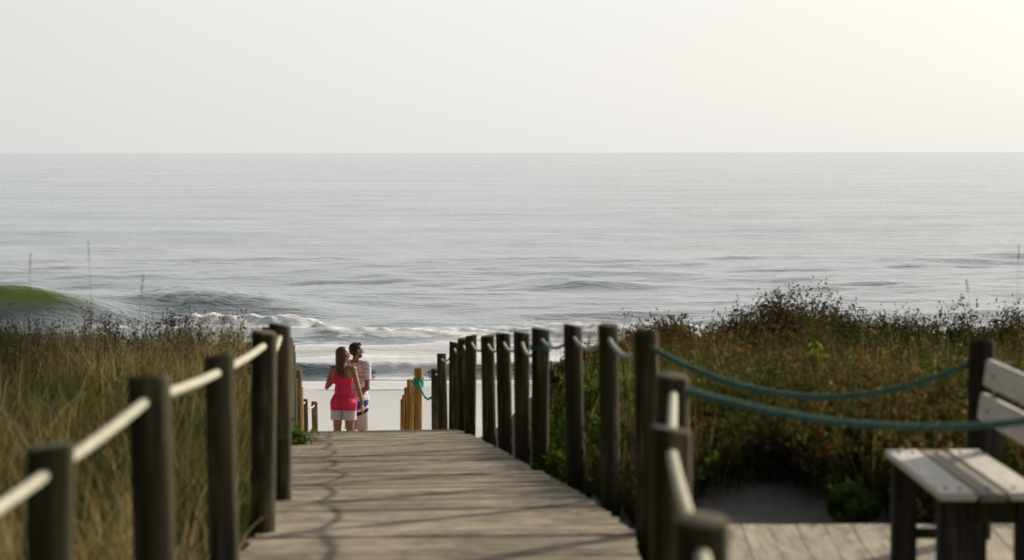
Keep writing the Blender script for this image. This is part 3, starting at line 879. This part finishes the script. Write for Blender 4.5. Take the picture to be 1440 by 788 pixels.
# ------------------------------------------------------------------ people
def _mesh_from(obj_eval_mods, bm, mods):
    me = bpy.data.meshes.new('tmp'); bm.to_mesh(me); bm.free()
    o = bpy.data.objects.new('tmp', me); COL.objects.link(o)
    for typ, kw in mods:
        m = o.modifiers.new('m', typ)
        for k, v in kw.items(): setattr(m, k, v)
    dg = bpy.context.evaluated_depsgraph_get(); dg.update()
    res = bpy.data.meshes.new_from_object(o.evaluated_get(dg))
    bpy.data.objects.remove(o); bpy.data.meshes.remove(me)
    return res
def ell(bm, c, r, rot=None, seg=24):
    m = Matrix.Translation(c) @ (rot.to_matrix().to_4x4() if rot else Matrix.Identity(4)) @ Matrix.Diagonal((r[0], r[1], r[2], 1))
    bmesh.ops.create_uvsphere(bm, u_segments=seg, v_segments=seg // 2, radius=1, matrix=m)
def cone(bm, a, b, ra, rb, flat=1.0):
    a, b = Vector(a), Vector(b); d = b - a
    q = d.to_track_quat('Z', 'Y')
    m = Matrix.Translation((a + b) / 2) @ q.to_matrix().to_4x4()
    bmesh.ops.create_cone(bm, cap_ends=True, segments=20, radius1=ra, radius2=rb, depth=d.length, matrix=m)
    ell(bm, a, (ra, ra, ra), seg=16); ell(bm, b, (rb, rb, rb), seg=16)
def hand(bm, wrist, palm_dir, normal, side, size=1.0, curl=.5):
    """palm with four fingers and a thumb; palm_dir from wrist to knuckles, normal out of the palm, side +1/-1 thumb side"""
    w = Vector(wrist); d = Vector(palm_dir).normalized(); n = Vector(normal); n = (n - d * n.dot(d)).normalized()
    s = d.cross(n).normalized() * side
    L = .085 * size
    for k in range(4):
        off = (k - 1.5) * .019 * size
        cone(bm, w + s * off * .7, w + d * L + s * off, .013 * size, .0105 * size)
        fl = (.068, .078, .084, .072)[k if side > 0 else k] * size
        p = w + d * L + s * off; dirv = d.copy()
        for j, fr in enumerate((.45, .32, .23)):
            ax = dirv * math.cos(curl * (.5 + .3 * j)) + n * math.sin(curl * (.5 + .3 * j))
            q = p + ax.normalized() * fl * fr
            cone(bm, p, q, .0092 * size * (1 - .08 * j), .0088 * size * (1 - .1 * j))
            p = q; dirv = ax.normalized()
    p = w + d * .018 + s * .026 * size
    q = p + (d * .6 + s * .6 + n * .35).normalized() * .042 * size
    r_ = q + (d * .85 + s * .2 + n * .4).normalized() * .034 * size
    cone(bm, p, q, .013 * size, .0105 * size); cone(bm, q, r_, .0105 * size, .009 * size)

def head_shape(bm, c, yaw, s=1.0, male=False):
    """c = centre of the skull; yaw 0 looks along +Y; positive turns to +X"""
    q = Quaternion((0, 0, 1), -yaw)
    P = lambda x, y, z: Vector(c) + q @ (Vector((x, y, z)) * s)
    ell(bm, P(0, -.012, .018), Vector((.074, .092, .088)) * s, q)
    ell(bm, P(0, .018, -.04), Vector((.058, .066, .068)) * s, q)
    ell(bm, P(0, .052, -.088), Vector((.026 + .004 * male, .022, .020)) * s, q)     # chin
    ell(bm, P(0, .074, .018), Vector((.048, .014, .014)) * s, q)                   # brow
    cone(bm, P(0, .080, .008), P(0, .100, -.030), .009 * s, .0135 * s)              # nose
    ell(bm, P(0, .078, -.056), Vector((.024, .012, .0065)) * s, q)                  # lips
    ell(bm, P(0, .076, -.066), Vector((.020, .012, .007)) * s, q)
    for sx_ in (-1, 1):
        ell(bm, P(sx_ * .076, -.004, -.010), Vector((.010, .019, .030)) * s, q)     # ears
        ell(bm, P(sx_ * .038, .055, -.022), Vector((.024, .024, .022)) * s, q)      # cheeks
    return P

def clothes(body, name, inside, push, mat, parent, mtx, thick=.004):
    """a shell grown outwards from the body surface where inside(co) holds"""
    bm = bmesh.new(); bm.from_mesh(body)
    bm.normal_update()
    dele = [v for v in bm.verts if not inside(v.co)]
    nor = {v: v.normal.copy() for v in bm.verts}
    bmesh.ops.delete(bm, geom=dele, context='VERTS')
    for v in bm.verts:
        v.co = push(v.co.copy(), nor[v])
    for _ in range(3):
        bmesh.ops.smooth_vert(bm, verts=bm.verts, factor=.5, use_axis_x=True, use_axis_y=True, use_axis_z=True)
    me = _mesh_from(None, bm, [('SOLIDIFY', dict(thickness=thick, offset=1.0))])
    me.transform(mtx)
    me.materials.clear(); me.materials.append(mat)
    return link_mesh(name, me, None, parent)

t = NT('skin_tan'); sk = t.noise(12, 3)
M_skin = t.done(t.bsdf(t.ramp(sk, [(.3, (.33, .165, .10)), (.7, (.42, .22, .14))]), .5, .4))
t = NT('skin_darker'); sk = t.noise(12, 3)
M_skin2 = t.done(t.bsdf(t.ramp(sk, [(.3, (.22, .11, .065)), (.7, (.29, .15, .09))]), .5, .4))
def mat_hair(nm, a, b):
    t = NT(nm); sk = t.noise(30, 4, .6, stretch=(1, 1, .15))
    return t.done(t.bsdf(t.ramp(sk, [(.3, a), (.7, b)]), .45, .4, t.bump(sk, .6, .01)))
M_hair = mat_hair('brown_hair', (.045, .022, .012), (.13, .065, .035))
M_hair2 = mat_hair('black_hair', (.010, .008, .007), (.03, .022, .018))
def mat_cloth(nm, a, b):
    t = NT(nm); f = t.noise(7, 4, .6, stretch=(2.2, 2.2, .5))
    return t.done(t.bsdf(t.ramp(f, [(.3, a), (.7, b)]), .85, .2, t.bump(f, .8, .03)))
M_top = mat_cloth('crimson_cloth', (.68, .030, .10), (.86, .065, .16))
M_shortw = mat_cloth('pale_shorts', (.60, .54, .62), (.74, .70, .76))
# striped shirt
t = NT('patterned_shirt')
co = t.n.new('ShaderNodeTexCoord').outputs['Object']
sp = t.n.new('ShaderNodeSeparateXYZ'); t.link(co, sp.inputs[0])
nz = t.noise(16, 3, .6, co, (1, 1, 2.5))
wv = t.math('SINE', t.math('ADD', t.math('MULTIPLY', sp.outputs[2], 72), t.math('MULTIPLY', nz, 9)))
col = t.ramp(t.math('ADD', t.math('MULTIPLY', wv, .5), .5), [(.22, (.74, .72, .80)), (.40, (.48, .06, .16)), (.55, (.07, .07, .34)), (.68, (.76, .75, .82))])
M_shirt = t.done(t.bsdf(col, .85, .2))
t = NT('panelled_boardshorts')
co = t.n.new('ShaderNodeTexCoord').outputs['Object']
sp = t.n.new('ShaderNodeSeparateXYZ'); t.link(co, sp.inputs[0])
v = t.math('SUBTRACT', sp.outputs[2], t.math('MULTIPLY', sp.outputs[0], .45))
v = t.math('MULTIPLY', v, 1.0)
r_ = t.n.new('ShaderNodeValToRGB'); r_.color_ramp.interpolation = 'CONSTANT'
e_ = r_.color_ramp.elements
for _ in range(3): e_.new(.5)
for i, (p_, c_) in enumerate(((0, (.58, .52, .50)), (.690, (.015, .015, .03)), (.745, (.75, .75, .78)), (.785, (.035, .10, .36)), (1.0, (.035, .10, .36)))):
    e_[i].position = p_; e_[i].color = (*c_, 1)
t.link(v, r_.inputs['Fac'])
M_board = t.done(t.bsdf(r_.outputs['Color'], .8, .2))

def person(label, loc, scale, yaw, arms, head_yaw, skin, male, mats, hair_long):
    """local frame: +Y where the figure faces, z up, feet on z=0; yaw>0 turns to +X"""
    e = empty('person', loc)
    tag(e, label, 'person', None)
    bm = bmesh.new()
    sw = .185 if male else .160
    hw = .085 if male else .092
    for s in (-1, 1):
        cone(bm, (s * hw, 0, .90), (s * (hw + .008), .01, .50), .088 if not male else .085, .056)
        cone(bm, (s * (hw + .008), .01, .50), (s * (hw + .012), -.03, .34), .055, .056)
        cone(bm, (s * (hw + .012), -.03, .34), (s * (hw + .012), -.02, .09), .055, .036)
        cone(bm, (s * (hw + .012), -.03, .05), (s * (hw + .03), .13, .03), .038, .030)
        ell(bm, (s * (hw + .03), .15, .024), (.042, .06, .022))
        ell(bm, (s * .07, -.045, .92), (.09, .09, .10))
        cone(bm, (s * .045, -.01, 1.42), (s * sw, -.01, 1.405), .048, .052)
        if not male: ell(bm, (s * .075, .085, 1.25), (.06, .055, .06))
        else: ell(bm, (s * .08, .06, 1.28), (.09, .055, .07))
        ell(bm, (s * .085, -.06, 1.30), (.075, .05, .12))
    ell(bm, (0, 0, .96), (.155 if male else .158, .105, .13))
    ell(bm, (0, .0, 1.10), (.135 if male else .118, .095, .17))
    ell(bm, (0, .0, 1.28), (.165 if male else .140, .108, .18))
    cone(bm, (0, -.015, 1.40), (0, .0, 1.53), .056 if male else .047, .05 if male else .042)
    hc = Vector((0, .012, 1.615))
    P = head_shape(bm, hc, head_yaw, 1.0, male)
    sizeh = 1.0 if male else .92
    for s, (el, wr, pd, nn, ts, cu) in zip((-1, 1), arms):
        sh_ = Vector((s * (sw + .005), -.01, 1.40))
        ra = .048 if male else .040
        cone(bm, sh_, el, ra, ra * .80); 
        cone(bm, el, wr, ra * .82, .026 if male else .022)
        ell(bm, Vector(el) * .7 + Vector(wr) * .3, (ra * .86,) * 3)
        hand(bm, wr, pd, nn, ts, sizeh, cu)
    body = _mesh_from(None, bm, [('REMESH', dict(mode='VOXEL', voxel_size=.0065)), ('SMOOTH', dict(factor=.5, iterations=3))])
    mtx = Matrix.Rotation(-yaw, 4, 'Z') @ Matrix.Diagonal((scale, scale, scale, 1))
    raw = body.copy()
    body.transform(mtx)
    body.materials.clear(); body.materials.append(skin)
    def par(o):
        o.parent = e; o.matrix_parent_inverse = Matrix.Identity(4); return o
    par(link_mesh('body', body, None))
    # hair
    bm = bmesh.new()
    q = Quaternion((0, 0, 1), -head_yaw)
    if hair_long:
        ell(bm, P(0, -.022, .030), (.084, .098, .090), q)
        for k in range(26):
            a = -math.pi / 2 + (k - 12.5) / 12.5 * 1.75
            rx = .078
            top = P(rx * math.cos(a), -.012 + .085 * math.sin(a), .01)
            mid = P(rx * .92 * math.cos(a), -.02 + .08 * math.sin(a), -.11)
            low = Vector((.075 * math.cos(a + .2) * .8 + random.uniform(-.01, .01), -.105 + .035 * math.sin(a), 1.33 + random.uniform(-.05, .06)))
            cone(bm, top, mid, .020, .019); cone(bm, mid, low, .019, .009)
    else:
        ell(bm, P(0, -.020, .036), (.081, .096, .082), q)
        ell(bm, P(0, -.045, -.005), (.078, .068, .075), q)
        ell(bm, P(0, .035, .088), (.055, .045, .026), q)
    hm = _mesh_from(None, bm, [('REMESH', dict(mode='VOXEL', voxel_size=.006)), ('SMOOTH', dict(factor=.4, iterations=2))])
    # keep the face free
    bmh = bmesh.new(); bmh.from_mesh(hm)
    qi = q.inverted()
    dele = []
    for v_ in bmh.verts:
        l_ = qi @ (v_.co - hc)
        if l_.y > .045 and l_.z < .05 - (.0 if hair_long else 0): dele.append(v_)
        elif l_.y > .0 and l_.z < .0 and not hair_long: dele.append(v_)
    bmesh.ops.delete(bmh, geom=dele, context='VERTS'); bmh.to_mesh(hm); bmh.free()
    hm.transform(mtx); hm.materials.clear(); hm.materials.append(M_hair if hair_long else M_hair2)
    par(link_mesh('hair', hm, None))
    # eyes
    for s in (-1, 1):
        bm = bmesh.new(); ell(bm, P(s * .031, .0735, .0), (.012, .009, .009), seg=12)
        me = bpy.data.meshes.new('eye'); bm.to_mesh(me); bm.free(); me.transform(mtx); 
        par(link_mesh('eye', me, M_hair2))
    if male:
        bm = bmesh.new(); ell(bm, P(0, .036, -.078), (.054, .052, .038), q)
        me = bpy.data.meshes.new('beard'); bm.to_mesh(me); bm.free(); me.transform(mtx)
        par(link_mesh('beard', me, M_hair2))
        def ins(c): 
            if abs(c.x) < sw + .02: return .90 < c.z < 1.475 and not (c.z > 1.445 and abs(c.x) < .055)
            return c.z > 1.20
        def push(c, n_):
            k = .012 + .022 * max(0, (1.3 - c.z)) / .4
            return c + n_ * k
        par(clothes(raw, 'shirt', ins, push, mats[0], None, mtx))
        def ins2(c): return .47 < c.z < .985 and abs(c.x) < .235
        def push2(c, n_):
            s = 1 if c.x > 0 else -1
            k = .014 + .030 * max(0, (.85 - c.z)) / .4
            nn_ = Vector((n_.x, n_.y, 0)); 
            c = c + nn_ * k
            if c.x * s < .006 and c.z < .86: c.x = s * .006
            return c
        par(clothes(raw, 'board_shorts', ins2, push2, mats[1], None, mtx))
    else:
        def ins(c):
            if abs(c.x) > .20 and c.z < 1.36: return False
            if not (.80 < c.z < 1.46): return False
            if c.z > 1.24:      # racerback: narrow between the shoulder blades
                lim = .155 - (c.z - 1.24) * .62 if c.y < 0 else .16 - (c.z - 1.24) * .45
                lim = max(lim, .034 if c.y < 0 else .05)
                if abs(c.x) > lim: return False
                if c.z > 1.40 and abs(c.x) < .028 and c.y > -.02: return False
                if c.y > .02 and c.z > 1.34 and abs(c.x) < .05: return False
            return abs(c.x) < (.162 if c.z > 1.05 else .2)
        def push(c, n_):
            k = .008 + .018 * max(0, (1.22 - c.z)) / .4
            fold = .006 * math.sin(c.x * 60 + 2 * math.sin(c.z * 9)) * max(0, min(1, (1.25 - c.z) * 3))
            return c + Vector((n_.x, n_.y, 0)) * (k + fold)
        par(clothes(raw, 'tank_top', ins, push, mats[0], None, mtx))
        def ins2(c): return .655 < c.z < .96 and abs(c.x) < .22
        def push2(c, n_):
            s = 1 if c.x > 0 else -1
            c = c + Vector((n_.x, n_.y, 0)) * (.012 + .02 * max(0, .85 - c.z) / .2)
            if c.x * s < .005 and c.z < .86: c.x = s * .005
            return c
        par(clothes(raw, 'shorts', ins2, push2, mats[1], None, mtx))
    return e
zf = ZC + float(F(31.6)) + .006
wx = (481 - 720) / 3000 * 31.6
person('woman with long hair in crimson tank top and pale shorts seen from behind', (wx, 31.6, zf), 1.02, R(18),
       [((-.235, -.06, 1.13), (-.19, .17, 1.24), (.25, .6, .7), (1, 0, 0), 1, .5),
        ((.255, -.03, 1.12), (.29, .02, .90), (.12, .1, -1), (-1, 0, 0), -1, .45)],
       R(50), M_skin, False, (M_top, M_shortw), True)
mx_ = (499.5 - 720) / 3000 * 32.0
person('dark haired man in patterned shirt and blue striped boardshorts right of the woman', (mx_, 32.0, zf - .015), 1.045, R(30),
       [((-.27, -.05, 1.13), (-.25, .02, .89), (-.05, .15, -1), (1, 0, 0), 1, .5),
        ((.27, -.12, 1.10), (.10, -.175, .97), (-1, .05, -.3), (0, 1, 0), 1, .45)],
       R(40), M_skin2, True, (M_shirt, M_board), False)
